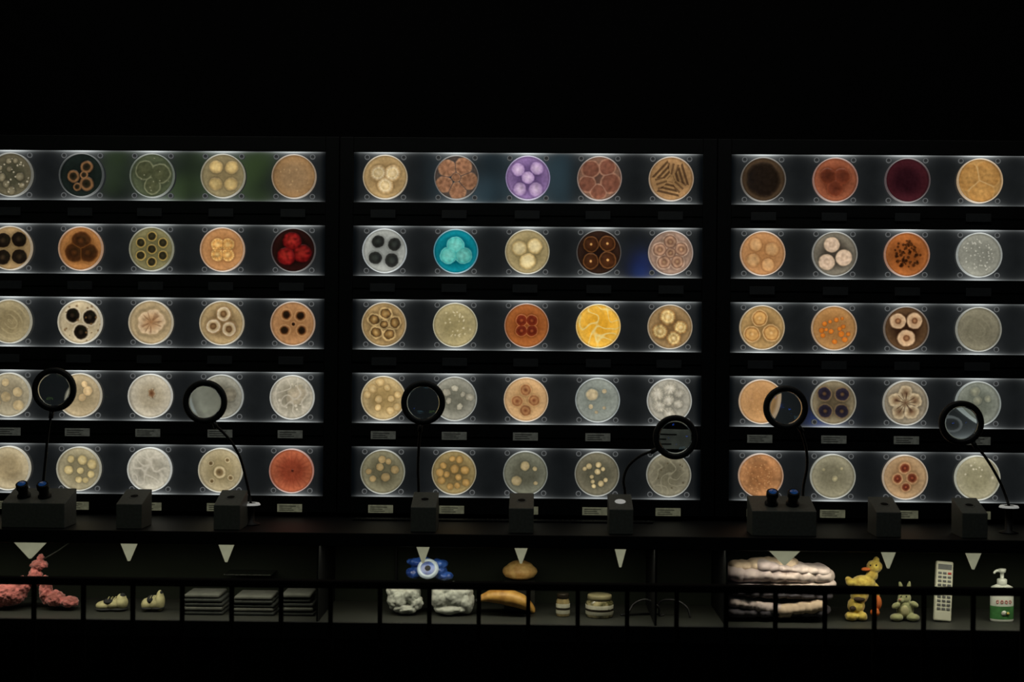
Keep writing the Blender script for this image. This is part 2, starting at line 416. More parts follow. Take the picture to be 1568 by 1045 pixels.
SP = {
 # row 0
 (0,0,0): dict(bg=(78,78,64), edge=(100,96,80), cols=scat(1,9,.13,.24), st=[(0,(150,145,125)),(.7,(120,115,95)),(1,(60,58,48))], dots=(26,(205,200,180),.02,.05,.8)),
 (0,0,1): dict(bg=(20,26,27), edge=(26,34,34), cols=[(-.38,-.05,.3),(.22,.38,.3),(.22,-.38,.34),(-.2,-.52,.2),(.1,.02,.2)], st=[(0,(24,22,18)),(.5,(52,44,34)),(.72,(150,112,78)),(.88,(112,86,62)),(1,(38,34,29))]),
 (0,0,2): dict(bg=(72,80,62), edge=(84,94,74), cols=[(-.35,.25,.45),(.35,.1,.48),(0,-.45,.4)], st=[(0,(84,88,66)),(.8,(72,78,58)),(.93,(128,134,108)),(1,(80,86,68))], dots=(10,(150,155,130),.02,.04,.8)),
 (0,0,3): dict(bg=(142,128,96), edge=(150,140,110), cols=[(-.33,.42,.3),(.38,.4,.3),(-.35,-.35,.3),(.35,-.35,.3)], st=[(0,(222,200,145)),(.6,(212,188,132)),(1,(165,145,105))]),
 (0,0,4): dict(bg=(162,134,102), edge=(160,128,92), tex=.1, dots=(14,(190,160,120),.02,.05,.7)),
 (0,1,0): dict(bg=(166,138,96), edge=(190,164,120), cols=tri(.37,.37,150), st=[(0,(240,222,184)),(.5,(214,192,146)),(.6,(240,224,188)),(.9,(196,168,124)),(1,(170,144,102))], streak=.08),
 (0,1,1): dict(bg=(52,62,72), edge=(90,80,76), cols=[(-.42,.42,.42),(.3,.5,.42),(-.55,-.3,.4),(.55,-.15,.42),(.05,-.6,.42),(-.02,.02,.22)], st=[(0,(168,124,98)),(.6,(150,110,86)),(.9,(172,132,106)),(1,(96,84,78))], seam=(50,56,66), ctex=.25, streak=.1),
 (0,1,2): dict(bg=(112,88,146), edge=(150,124,184), cols=[(-.44,.38,.3),(.4,.44,.3),(0,.02,.29),(-.36,-.5,.3),(.36,-.52,.33)], st=[(0,(236,216,255)),(.5,(214,190,240)),(.85,(190,164,220)),(1,(136,110,174))], wob=.03),
 (0,1,3): dict(bg=(108,80,70), edge=(150,116,100), cols=[(-.4,.42,.44),(.35,.5,.42),(-.55,-.25,.42),(.5,-.2,.5),(-.05,-.6,.4)], st=[(0,(140,92,76)),(.75,(128,84,70)),(.9,(180,136,116)),(1,(110,80,70))], seam=(176,136,120), ctex=.2),
 (0,1,4): dict(bg=(156,124,86), edge=(176,140,100), fn=f_cuts, tex=.18),
 (0,2,0): dict(bg=(40,31,25), edge=(84,68,52), cols=[(0,0,.8)], st=[(0,(36,28,22)),(.8,(34,26,20)),(1,(56,44,34))]),
 (0,2,1): dict(bg=(122,64,44), edge=(156,94,70), cols=tri(.36,.36,30), st=[(0,(84,42,30)),(.7,(104,52,36)),(1,(124,64,44))]),
 (0,2,2): dict(bg=(42,16,24), edge=(66,28,36), tex=.14),
 (0,2,3): dict(bg=(190,148,90), edge=(206,164,106), cols=tri(.46,.6,40), st=[(0,(200,156,96)),(.9,(180,136,80)),(1,(196,154,96))], seam=(220,186,132)),
 (0,2,4): dict(bg=(170,140,95)),
 # row 1
 (1,0,0): dict(bg=(150,128,92), edge=(176,150,112), cols=[(-.35,.35,.36),(.38,.4,.36),(.4,-.38,.36),(-.35,-.42,.36)], st=[(0,(60,48,36)),(.4,(28,22,18)),(.9,(26,20,16)),(1,(120,100,70))]),
 (1,0,1): dict(bg=(160,108,58), edge=(184,130,80), cols=tri(.36,.46,90), st=[(0,(92,54,28)),(.35,(56,34,20)),(.8,(74,44,24)),(1,(132,86,46))], seam=(110,68,34)),
 (1,0,2): dict(bg=(116,112,78), edge=(136,132,98), cols=ring(6,.58,.24,30,.24), st=[(0,(60,54,36)),(.5,(40,38,28)),(.7,(46,42,30)),(.84,(188,164,96)),(1,(120,112,76))], wob=.02),
 (1,0,3): dict(bg=(186,132,84), edge=(200,150,104), cols=ring(4,.33,.3,45), st=[(0,(246,210,144)),(.6,(222,166,96)),(.9,(240,200,132)),(1,(174,118,66))], ctex=.3, streak=.15, seam=(150,90,44)),
 (1,0,4): dict(bg=(22,7,8), edge=(40,14,15), cols=tri(.42,.42,100), st=[(0,(156,42,38)),(.7,(122,24,25)),(1,(62,12,14))], ctex=.4),
 (1,1,0): dict(bg=(158,166,168), edge=(180,188,190), cols=[(-.3,.42,.3),(.44,.3,.31),(-.42,-.32,.31),(.32,-.42,.33)], st=[(0,(58,64,62)),(.6,(38,40,40)),(.9,(48,50,50)),(1,(110,116,116))]),
 (1,1,1): dict(bg=(4,106,128), edge=(24,144,168), cols=[(-.02,.28,.4),(-.33,-.18,.4),(.33,-.18,.4)], st=[(0,(132,222,220)),(.7,(104,206,204)),(.86,(70,182,188)),(.93,(124,216,216)),(1,(20,134,154))], wob=.03),
 (1,1,2): dict(bg=(154,140,100), edge=(182,168,128), cols=[(-.36,.16,.35),(.33,.26,.35),(.02,-.42,.37)], st=[(0,(244,232,188)),(.7,(232,216,168)),(.85,(206,184,132)),(1,(160,142,100))]),
 (1,1,3): dict(bg=(34,20,13), edge=(52,34,24), cols=[(-.35,.36,.37),(.38,.4,.37),(-.36,-.4,.37),(.4,-.34,.4)], st=[(0,(255,216,150)),(.1,(240,180,110)),(.18,(84,48,26)),(.8,(60,36,21)),(.92,(130,86,52)),(1,(40,24,16))]),
 (1,1,4): dict(bg=(146,118,104), edge=(178,152,138), cols=ring(5,.5,.36,20,.3), st=[(0,(200,164,130)),(.3,(140,104,86)),(.55,(196,160,136)),(.75,(130,98,84)),(.92,(206,180,162)),(1,(120,94,86))], ctex=.25),
 (1,2,0): dict(bg=(186,136,90), edge=(202,152,106), cols=[(-.3,.4,.28),(.42,.2,.3),(-.42,-.3,.3),(.25,-.5,.28)], st=[(0,(226,184,136)),(.8,(216,170,120)),(1,(190,142,96))], tex=.08),
 (1,2,1): dict(bg=(84,78,70), edge=(130,126,116), cols=[(-.12,.42,.36),(-.34,-.36,.37),(.42,-.16,.38)], st=[(0,(240,216,196)),(.3,(214,190,168)),(.5,(238,214,194)),(.9,(218,196,174)),(1,(120,108,94))], wob=.015),
 (1,2,2): dict(bg=(150,86,42), edge=(176,108,60), dots=(70,(38,20,10),.03,.09,.62), tex=.16),
 (1,2,3): dict(bg=(148,152,146), edge=(160,164,158), dots=(50,(216,220,214),.02,.045,.75)),
 (1,2,4): dict(bg=(150,130,90)),
 # row 2
 (2,0,0): dict(bg=(152,140,108), edge=(170,160,130), fn=f_swirl((190,178,142),.5)),
 (2,0,1): dict(bg=(190,176,146), edge=(210,198,170), cols=[(-.36,.3,.33),(.42,.22,.33),(.02,-.46,.34)], st=[(0,(60,48,38)),(.4,(20,16,14)),(.85,(30,24,20)),(1,(120,106,86))], halo=(236,226,204), dots=(18,(120,92,60),.03,.07,.9)),
 (2,0,2): dict(bg=(170,150,116), edge=(194,176,142), cols=[(0,.02,.62)], st=[(0,(176,130,90)),(.5,(214,180,142)),(.9,(240,216,182)),(1,(180,158,122))], wob=.07, fn=f_radial((120,78,48),8,.6,.06,.42)),
 (2,0,3): dict(bg=(140,116,82), edge=(190,168,128), cols=tri(.42,.37,80), st=[(0,(150,120,84)),(.35,(110,80,52)),(.5,(200,178,140)),(.75,(236,220,192)),(.92,(150,120,82)),(1,(150,126,90))]),
 (2,0,4): dict(bg=(166,122,82), edge=(184,140,100), cols=[(-.3,.4,.24),(.34,.36,.24),(-.38,-.3,.24),(.4,-.3,.24),(.02,-.02,.1)], st=[(0,(28,18,12)),(.6,(40,26,16)),(.75,(110,72,42)),(1,(180,132,90))], halo=(206,162,116)),
 (2,1,0): dict(bg=(150,124,84), edge=(182,156,112), cols=ring(5,.5,.35,10,.27), st=[(0,(200,170,116)),(.35,(150,118,72)),(.6,(80,58,36)),(.75,(210,184,134)),(1,(110,84,52))], ctex=.4, wob=.06),
 (2,1,1): dict(bg=(166,156,116), edge=(188,178,138), fn=f_arc((244,236,206)), dots=(16,(228,220,184),.02,.05,.7)),
 (2,1,2): dict(bg=(150,82,40), edge=(176,108,60), cols=ring(4,.33,.28,45), st=[(0,(190,100,60)),(.35,(110,40,26)),(.8,(128,52,32)),(.93,(206,132,86)),(1,(140,72,38))]),
 (2,1,3): dict(bg=(254,192,66), edge=(255,204,90), veins=((255,244,170),6,.22), tex=.12),
 (2,1,4): dict(bg=(136,108,72), edge=(176,148,108), cols=[(-.1,.45,.38),(.48,-.02,.32),(-.45,-.2,.36),(.18,-.52,.34)], st=[(0,(250,232,180)),(.4,(210,176,116)),(.6,(244,220,160)),(.85,(176,138,88)),(1,(126,98,64))], ctex=.3, streak=.12),
 (2,2,0): dict(bg=(166,134,88), edge=(196,164,114), cols=[(-.1,.42,.38),(-.44,-.3,.38),(.42,-.24,.4)], st=[(0,(244,208,150)),(.25,(206,160,100)),(.6,(216,172,110)),(.8,(156,110,62)),(.93,(226,192,140)),(1,(140,104,64))]),
 (2,2,1): dict(bg=(172,126,76), edge=(188,144,94), cols=scat(8,14,.08,.14,.72), st=[(0,(238,150,64)),(.8,(214,118,42)),(1,(140,92,48))], tex=.1),
 (2,2,2): dict(bg=(58,38,26), edge=(100,76,54), cols=[(-.36,.34,.37),(.38,.36,.37),(.02,-.42,.4)], st=[(0,(200,150,110)),(.3,(120,78,52)),(.45,(214,178,142)),(.85,(232,202,168)),(1,(110,76,52))]),
 (2,2,3): dict(bg=(126,124,108), edge=(140,138,122), fn=f_swirl((150,148,130),.35)),
 (2,2,4): dict(bg=(150,120,80)),
 # row 3
 (3,0,0): dict(bg=(160,152,130), edge=(186,180,158), cols=scat(21,6,.15,.25), st=[(0,(210,194,156)),(.8,(198,180,142)),(1,(166,156,130))]),
 (3,0,1): dict(bg=(170,156,126), edge=(196,182,152), cols=[(.35,.2,.22),(.1,-.1,.18),(.2,.5,.15)], st=[(0,(236,212,170)),(.8,(220,194,150)),(1,(176,160,128))]),
 (3,0,2): dict(bg=(186,178,158), edge=(206,202,188), cols=[(.05,.12,.2)], st=[(0,(96,60,40)),(.5,(140,104,76)),(1,(190,176,150))], wob=.16, streak=.3),
 (3,0,3): dict(bg=(122,122,112), edge=(160,162,154), cols=[(.4,.1,.3)], st=[(0,(150,146,132)),(1,(130,128,116))]),
 (3,0,4): dict(bg=(166,162,146), edge=(196,194,182), veins=((218,214,202),7,.3), cols=[(.2,.1,.45)], st=[(0,(208,198,178)),(1,(172,166,148))], wob=.12, dots=(8,(238,234,220),.03,.07,.7)),
 (3,1,0): dict(bg=(178,154,106), edge=(206,186,142), cols=scat(31,10,.15,.22,.75), st=[(0,(244,222,172)),(.7,(228,200,146)),(1,(178,150,102))]),
 (3,1,1): dict(bg=(122,124,114), edge=(160,162,154), cols=scat(33,7,.1,.22,.7), st=[(0,(200,200,188)),(.7,(184,182,168)),(1,(142,142,130))], wob=.12),
 (3,1,2): dict(bg=(208,168,120), edge=(220,184,140), cols=[(-.02,.42,.27),(-.4,-.08,.27),(.36,-.04,.27),(-.02,-.5,.27)], st=[(0,(120,70,46)),(.2,(150,98,66)),(.5,(186,138,96)),(.75,(150,100,68)),(1,(200,158,112))], tex=.08),
 (3,1,3): dict(bg=(138,148,144), edge=(154,164,162), cols=[(-.25,.24,.28),(.3,.4,.11),(-.3,-.3,.11),(.3,-.35,.08),(-.05,-.55,.08)], st=[(0,(212,198,168)),(.8,(190,178,148)),(1,(146,150,140))]),
 (3,1,4): dict(bg=(158,158,150), edge=(186,186,178), cols=scat(37,8,.18,.32,.65), st=[(0,(220,220,212)),(.6,(196,194,184)),(1,(160,160,150))], wob=.08, streak=.15, ctex=.22),
 (3,2,0): dict(bg=(200,154,106), edge=(212,168,120), tex=.08, dots=(20,(220,178,130),.02,.04,.7)),
 (3,2,1): dict(bg=(96,86,68), edge=(150,140,116), cols=[(-.4,.38,.36),(.4,.36,.36),(-.36,-.4,.36),(.38,-.4,.36)], st=[(0,(110,86,58)),(.3,(36,32,44)),(.75,(44,40,54)),(.9,(130,112,86)),(1,(80,70,58))]),
 (3,2,2): dict(bg=(130,122,106), edge=(160,152,136), cols=[(0,.45,.34),(.42,.12,.34),(.28,-.4,.34),(-.28,-.4,.34),(-.42,.12,.34),(0,0,.3)], st=[(0,(110,80,60)),(.5,(170,150,122)),(.85,(210,196,168)),(1,(124,108,88))], fn=f_radial((70,44,32),11,.8,.03,.4), wob=.06),
 (3,2,3): dict(bg=(116,124,116), edge=(140,148,142), cols=scat(41,5,.12,.24,.6), st=[(0,(160,164,146)),(1,(124,130,120))]),
 (3,2,4): dict(bg=(120,120,105)),
 # row 4
 (4,0,0): dict(bg=(176,162,130), edge=(200,190,162)),
 (4,0,1): dict(bg=(142,136,110), edge=(174,168,142), cols=scat(52,8,.14,.23,.62), st=[(0,(230,216,168)),(.7,(210,194,144)),(1,(150,140,106))]),
 (4,0,2): dict(bg=(180,178,166), edge=(206,206,196), veins=((222,220,210),9,.35), tex=.14),
 (4,0,3): dict(bg=(164,152,118), edge=(190,180,150), cols=[(-.05,-.1,.28),(.3,.45,.13),(-.45,.3,.14),(.45,-.35,.15),(-.4,-.5,.13)], st=[(0,(90,76,56)),(.5,(130,112,80)),(.8,(210,198,164)),(1,(168,156,122))]),
 (4,0,4): dict(bg=(144,68,48), edge=(182,104,76), cols=[(.03,0,.07)], st=[(0,(50,22,18)),(.7,(80,34,24)),(1,(132,60,42))], fn=f_radial((122,54,38),22,.3,.1,.8), tex=.16),
 (4,1,0): dict(bg=(102,100,80), edge=(138,136,114), cols=scat(61,7,.14,.22,.65), st=[(0,(184,164,122)),(.8,(164,144,104)),(1,(104,98,76))]),
 (4,1,1): dict(bg=(126,110,74), edge=(160,144,102), cols=scat(62,12,.13,.22,.72), st=[(0,(210,174,116)),(.7,(184,150,92)),(1,(118,100,64))]),
 (4,1,2): dict(bg=(94,96,84), edge=(122,126,114), cols=[(-.02,.32,.22),(.42,.2,.11),(-.4,-.35,.24),(.46,-.45,.1)], st=[(0,(186,172,138)),(.8,(164,152,118)),(1,(98,98,82))]),
 (4,1,3): dict(bg=(94,94,80), edge=(124,122,106), cols=scat(64,10,.1,.17,.65), st=[(0,(226,212,172)),(.7,(198,182,140)),(1,(100,98,80))]),
 (4,1,4): dict(bg=(110,108,92), edge=(140,138,122), veins=((150,148,130),8,.3), dots=(12,(84,76,58),.02,.05,.8)),
 (4,2,0): dict(bg=(168,118,78), edge=(192,142,100), tex=.22, dots=(70,(216,166,118),.015,.035,.85)),
 (4,2,1): dict(bg=(132,130,110), edge=(156,154,134), cols=[(.1,-.1,.14),(-.4,.3,.08),(.4,.35,.08)], st=[(0,(194,186,150)),(1,(136,134,112))]),
 (4,2,2): dict(bg=(162,132,98), edge=(190,162,128), cols=[(0,.4,.3),(-.32,-.08,.27),(.33,-.04,.3),(.05,-.45,.25)], st=[(0,(170,90,64)),(.3,(90,40,30)),(.6,(130,72,50)),(.8,(196,158,120)),(1,(140,106,76))]),
 (4,2,3): dict(bg=(156,154,128), edge=(178,176,152), dots=(9,(230,226,206),.03,.07,.75)),
 (4,2,4): dict(bg=(150,145,120)),
}
RD = 34 * K
ring_xy = [(r * np.cos(th), r * np.sin(th)) for r, _ in RIM]
def clipmesh():
    """four round stand-offs, returned as verts/faces/colours"""
    v = []; f = []; c = []
    for sx in (-1, 1):
        for sz in (-1, 1):
            cx, cz = sx * 28 * K, sz * 30.5 * K
            n = 14; b = len(v)
            prof = [(4.2 * K, -.001, .04), (4.2 * K, -.006, .08), (3.4 * K, -.007, .13), (2.7 * K, -.005, .03), (0.3 * K, -.005, .02)]
            for r, y, e in prof:
                for i in range(n):
                    a = 2 * math.pi * i / n; v.append((cx + r * math.cos(a), y, cz + r * math.sin(a))); c.append((e * .95, e, e, 1))
            for j in range(len(prof) - 1):
                for i in range(n):
                    k = (i + 1) % n; f.append((b + j * n + i, b + j * n + k, b + (j + 1) * n + k, b + (j + 1) * n + i))
            f.append([b + (len(prof) - 1) * n + i for i in range(n)])
    return v, f, c
CV, CF, CC = clipmesh()
dseed = 100
for mod in range(3):
    for row in range(5):
        for col in range(5):
            sp = SP[(row, mod, col)]; dseed += 13
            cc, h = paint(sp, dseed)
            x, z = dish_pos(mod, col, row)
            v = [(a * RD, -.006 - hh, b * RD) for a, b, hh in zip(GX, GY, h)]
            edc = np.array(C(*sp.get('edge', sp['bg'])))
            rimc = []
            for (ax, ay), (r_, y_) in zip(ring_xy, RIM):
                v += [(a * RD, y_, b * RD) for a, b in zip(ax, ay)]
                k = (.14 + .6 * np.abs(np.sin(th)) ** 4)[:, None]  # edge light painted onto the rim, strongest at top and bottom
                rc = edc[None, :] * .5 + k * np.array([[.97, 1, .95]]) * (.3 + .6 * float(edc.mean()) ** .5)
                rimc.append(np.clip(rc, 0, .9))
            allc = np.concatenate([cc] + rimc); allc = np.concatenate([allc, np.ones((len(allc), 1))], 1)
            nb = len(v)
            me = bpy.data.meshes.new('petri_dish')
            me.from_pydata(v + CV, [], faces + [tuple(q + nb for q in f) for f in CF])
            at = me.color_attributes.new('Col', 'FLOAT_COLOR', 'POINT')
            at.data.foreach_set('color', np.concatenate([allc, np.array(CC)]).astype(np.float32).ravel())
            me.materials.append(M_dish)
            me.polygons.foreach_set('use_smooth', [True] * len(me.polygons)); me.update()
            o = bpy.data.objects.new('petri_dish', me); scene.collection.objects.link(o)
            o.location = (x, 0, z)

# ------------------------------------------------------------------ counter and showcase
ZT = 1.0; ZU = .972; ZF = .725; YF = -.42
M_caseback = mat('showcase_back', (35, 40, 32), 0.8, 0, 0.2, 4, spec=.15)
M_casefloor = mat('showcase_floor', (42, 44, 38), 0.6, 0, 0.15, 12)
M_edge = mat('satin_edge', (60, 64, 58), 0.35, .5, .1, 50)
ct = empty('display_counter')
XL, XR = -2.6, 2.6
o = Obj('top', ct); o.box((XL, YF, ZU), (XR, .04, ZT), M_black, .003); o.finish()
o = Obj('perforated_strip', ct)
o.box((W(540, 800, -.1).x, -.10, ZT), (W(1000, 800, -.1).x, -.06, ZT + .006), M_frame, .001)
for i in range(60):
    xx = W(545, 800, -.1).x + i * .0167
    o.lathe([(0, .0075), (.003, .0075), (.003, .006)], M_edge, Matrix.Translation((xx, -.08, ZT)), 8)
o.finish()
o = Obj('back_panel', ct); o.box((XL, -.05, ZF - .02), (XR, .04, ZU), M_caseback, 0); o.finish()
o = Obj('case_floor', ct); o.box((XL, YF, ZF - .03), (XR, -.05, ZF), M_casefloor, .001); o.finish()
o = Obj('front_trim', ct)
o.box((XL, YF - .012, ZU - .009), (XR, YF, ZT + .004), M_black, .002)
o.box((XL, YF - .012, ZF - .05), (XR, YF, ZF + .003), M_black, .002); o.finish()
o = Obj('base_cabinet', ct); o.box((XL, YF + .03, .0), (XR, .04, ZF - .03), M_black, .003); o.finish()
for px, m in ((487, M_edge), (1004, M_black), (1112, M_edge), (590, M_black)):
    o = Obj('divider', ct); xx = W(px, 890, YF + .02).x
    if px in (590,):
        o.box((xx - .003, -.07, ZF), (xx + .003, -.05, ZU), m, .001)
    else: o.box((xx - .0035, YF + .015, ZF), (xx + .0035, -.05, ZU), M_black, .001); o.box((xx - .003, YF + .008, ZF), (xx + .003, YF + .0155, ZU - .01), m, .0005)
    o.finish()
# LED bars below the counter
M_led = mat('led_diffuser', (240, 240, 210), .5, emit=.5, var=.02)
for i, (a, b) in enumerate(((-2.5, -.66), (-.62, .68), (.74, 2.5))):
    o = Obj('led_bar', ct); o.box((a, -.400, ZU - .006), (b, -.388, ZU), M_led, .001); o.finish()
    ld = bpy.data.lights.new('showcase_led', 'AREA'); ld.shape = 'RECTANGLE'; ld.size = b - a; ld.size_y = .012
    ld.energy = 0.88 * (b - a); ld.color = (1, .95, .76); ld.spread = math.radians(130)
    lo = bpy.data.objects.new('showcase_led', ld); scene.collection.objects.link(lo)
    lo.location = ((a + b) / 2, -.394, ZU - .010); lo.rotation_euler = (math.radians(18), 0, 0)

# light patches under each station, modelled as glowing triangular prisms
M_tri = mat('light_patch_glow', (176, 176, 146), .6, emit=.5, var=.15, scale=20)
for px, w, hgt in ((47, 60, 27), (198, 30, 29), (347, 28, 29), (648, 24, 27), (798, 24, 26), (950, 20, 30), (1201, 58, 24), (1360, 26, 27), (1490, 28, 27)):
    o = Obj('light_patch_prism'); p = W(px, 836, -.41); s = S(-.41)
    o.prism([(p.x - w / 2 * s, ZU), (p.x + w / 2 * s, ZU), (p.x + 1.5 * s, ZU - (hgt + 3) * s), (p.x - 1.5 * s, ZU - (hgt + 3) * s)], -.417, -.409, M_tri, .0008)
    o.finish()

# ------------------------------------------------------------------ station blocks
M_lens = mat('blue_glass_glow', (36, 78, 140), .08, 0, .3, 40, emit=.3, coat=1)  # blue glass; its highlight is put in as emission
def block_geo(o, px, w, bright=False, hole=True):
    s = S(-.367); x = W(px, 815, -.367).x; hw = w / 2 * s
    y0, y1 = -.367, -.25; z0, zf, zb = ZT, ZT + .078, ZT + .114
    o.prism([(y0, z0), (y0, zf), (y1, zb), (y1, z0)], x - hw, x + hw, M_block, .0022, axis='x')
    sl = math.atan2(zb - zf, y1 - y0)
    M = Matrix.Translation((x, (y0 + y1) / 2, (zf + zb) / 2)) @ Matrix.Rotation(sl, 4, 'X')
    if hole:
        o.lathe([(.012, -.001), (.012, .0012), (.0165, .0012), (.018, -.001)], M_pale_glow if bright else M_block, M, 28)
        o.lathe([(0, .0008), (.0125, .0008)], M_pale_glow if bright else M_blockd, M, 28)
    return x, M
for px, w, br in ((197, 40, 0), (347, 41, 0), (648, 39, 0), (798, 38, 0), (951, 37, 1), (1361, 38, 0), (1493, 39, 0)):
    o = Obj('viewing_station_block'); block_geo(o, px, w, br); o.finish()
for px, ex in ((50, (-22, 10)), (1201, (-16, 16))):
    o = Obj('binocular_microscope'); x, M = block_geo(o, px, 98, hole=False)
    for e in ex:
        Mt = Matrix.Translation((x + e * S(-.3), -.315, ZT + .088)) @ Matrix.Rotation(math.radians(30), 4, 'X')
        o.lathe([(0, 0), (.019, 0), (.021, .008), (.021, .012), (.0155, .016), (.0155, .034), (.019, .038), (.019, .054), (.016, .057), (.013, .055)], M_rubber, Mt, 32)
        o.lathe([(.0125, .0562), (.007, .0575), (0, .0585)], M_lens, Mt, 32)
    o.finish()

# ------------------------------------------------------------------ magnifiers
M_glass = bpy.data.materials.new('lens_glass'); M_glass.use_nodes = True
_b = M_glass.node_tree.nodes['Principled BSDF']; _b.inputs['Transmission Weight'].default_value = 1; _b.inputs['Roughness'].default_value = 0; _b.inputs['IOR'].default_value = 1.5
_b.inputs['Base Color'].default_value = (.72, .78, .78, 1)
def magnifier(ring_px, path, base):
    yR = -.30; s = S(yR); c = W(*ring_px, yR)
    o = Obj('magnifying_glass')
    M = Matrix.Translation(c) @ ROTX
    ro, ri, hh = 34 * s, 25.5 * s, .009
    o.lathe([(ri, -hh * .7), (ri + .004, -hh), (ro - .004, -hh), (ro, -hh * .6), (ro, hh * .6), (ro - .004, hh), (ri + .004, hh), (ri, hh * .7)], M_rubber, M, 56, closed=True)
    R = ri + .001; n = 10; sag = .0032
    prof = [(R * i / n, .001 + sag * (1 - (i / n) ** 2)) for i in range(n + 1)]
    prof += [(R * i / n, -.001 - sag * (1 - (i / n) ** 2)) for i in range(n, -1, -1)]
    o.lathe(prof, M_glass, M, 56)
    p0 = W(*path[0], yR); d = (p0 - c).normalized()
    o.tube([c + d * (ro - .003), c + d * (ro + .022)], .0075, M_rubber, 14, 2)
    pts = [c + d * (ro + .01)]
    yb = -.232
    n = len(path) - 1
    for i, q in enumerate(path[1:]):
        yy = yR + (yb - yR) * (i + 1) / n; pts.append(W(*q, yy))
    end = pts[-1]
    if base == 'block':
        pts.append(Vector((end.x, yb, ZT + .04)))
    o.tube(pts, .0044, M_rubber, 10, 8)
    if base == 'block':
        o.lathe([(0, .05), (.006, .05), (.008, .02), (.0165, .006), (.0165, 0), (0, 0)], M_rubber, Matrix.Translation((end.x, yb, ZT)), 24)
    else:
        zt = end.z
        o.lathe([(0, zt), (.027, zt), (.029, zt - .002), (.027, zt - .004), (.012, zt - .008), (.012, ZT + .01), (.03, ZT + .004), (.03, ZT), (0, ZT)], M_rubber, Matrix.Translation((end.x, end.y, 0)), 32)
        o.lathe([(.016, zt + .0005), (.027, zt + .0008), (.0305, zt - .003), (.0305, zt - .006)], M_pale_glow, Matrix.Translation((end.x, end.y, 0)), 32)
    o.finish()
magnifier((83, 597), [(79, 631), (74, 660), (70, 700), (66, 745)], 'block')
magnifier((314, 616), [(328, 648), (350, 672), (367, 700), (378, 740), (384, 771)], 'post')
magnifier((648, 617), [(644, 651), (641, 690), (640, 720), (641, 752)], 'block')
magnifier((1034, 670), [(1002, 690), (980, 699), (962, 715), (955, 735), (957, 756)], 'block')
magnifier((1203, 625), [(1224, 655), (1234, 685), (1236, 715), (1230, 750)], 'block')
magnifier((1472, 648), [(1490, 678), (1510, 702), (1532, 740), (1545, 775)], 'post')

# ------------------------------------------------------------------ guard railing
yG = -.78
o = Obj('guard_railing')
zr = W(784, 898, yG).z; sg = S(yG)
M_rail = mat('matt_black_rail', (6, 6, 7), 0.9, 0, 0.3, 60, spec=.1)
o.box((-2.5, yG - .018, zr - 5.5 * sg), (2.5, yG + .018, zr + 5.5 * sg), M_rail, .004)
for i in range(-6, 28):
    x = W(52 + 75.7 * i, 925, yG).x
    if -2.48 < x < 2.48: o.box((x - 3.3 * sg, yG - .006, .03), (x + 3.3 * sg, yG + .006, zr), M_rail, .001)
o.box((-2.5, yG - .02, 0), (2.5, yG + .02, .05), M_rail, .003)
o.finish()

# ------------------------------------------------------------------ showcase objects
Y0 = -.27; s0 = S(Y0)
def E(px, py, rx, ry, rd=None, dy=0.0, rot=0.0):
    rd = rx if rd is None else rd
    return (W(px, py, Y0 + dy), (rx * s0, rd * s0, ry * s0), rot)

# pink plush
M_pink = mat('pink_fur', (196, 112, 106), .9, 0, .3, 45, .6, col2=(136, 74, 66), sheen=.3)
M_yel = mat('yellow_fur', (206, 184, 84), .9, 0, .3, 60, .4, col2=(172, 144, 56), sheen=.3)
o = Obj('pink_plush_toy')
o.fuse([E(14, 919, 27, 20, 26), E(34, 908, 13, 14, 16), E(54, 894, 10, 16, 12), E(60, 876, 13, 7, 12), E(62, 866, 5, 7, 6), E(70, 915, 9, 22, 14), E(84, 928, 14, 12, 18), E(106, 933, 14, 8, 16), E(-6, 930, 16, 14, 16)], M_pink, voxel=.0022, disp=.012, dscale=.011)
o.tube([W(66, 868, Y0), W(90, 854, Y0), W(112, 838, Y0)], .0022, M_edge, 8, 3)
o.finish(snap=ZF)

# small shoes
M_cream = mat('cream_fabric', (190, 184, 136), .8, 0, .3, 40, .2)
M_dk = mat('dark_fabric', (30, 32, 32), .8, 0, .3, 60)
for x0, w, h in ((146, 50, 17), (216, 36, 24)):
    o = Obj('toddler_shoe')
    c = x0 + w / 2
    o.fuse([E(c - w * .22, 931, w * .27, h * .42, 12), E(c + w * .08, 929, w * .3, h * .5, 12), E(c + w * .3, 927, w * .2, h * .62, 12), E(c + w * .3, 921, w * .15, h * .5, 10)], M_cream, voxel=.002)
    o.fuse([E(c - w * .05, 927.5 - h * .15, w * .2, h * .3, 12.6), E(c + w * .32, 919 - h * .1, w * .11, h * .3, 8)], M_dk, voxel=.002)
    o.fuse([E(c - w * .2, 936, w * .3, 3, 14), E(c + w * .2, 936, w * .3, 3, 13)], M_dk, voxel=.002)
    for k in range(3):
        px = c - w * .12 + k * w * .1
        o.tube([W(px, 922, Y0 - .026), W(px + 2, 918, Y0 - .012), W(px + 4, 919, Y0 + .01)], .0013, M_cream, 6, 3)
    o.finish(snap=ZF)

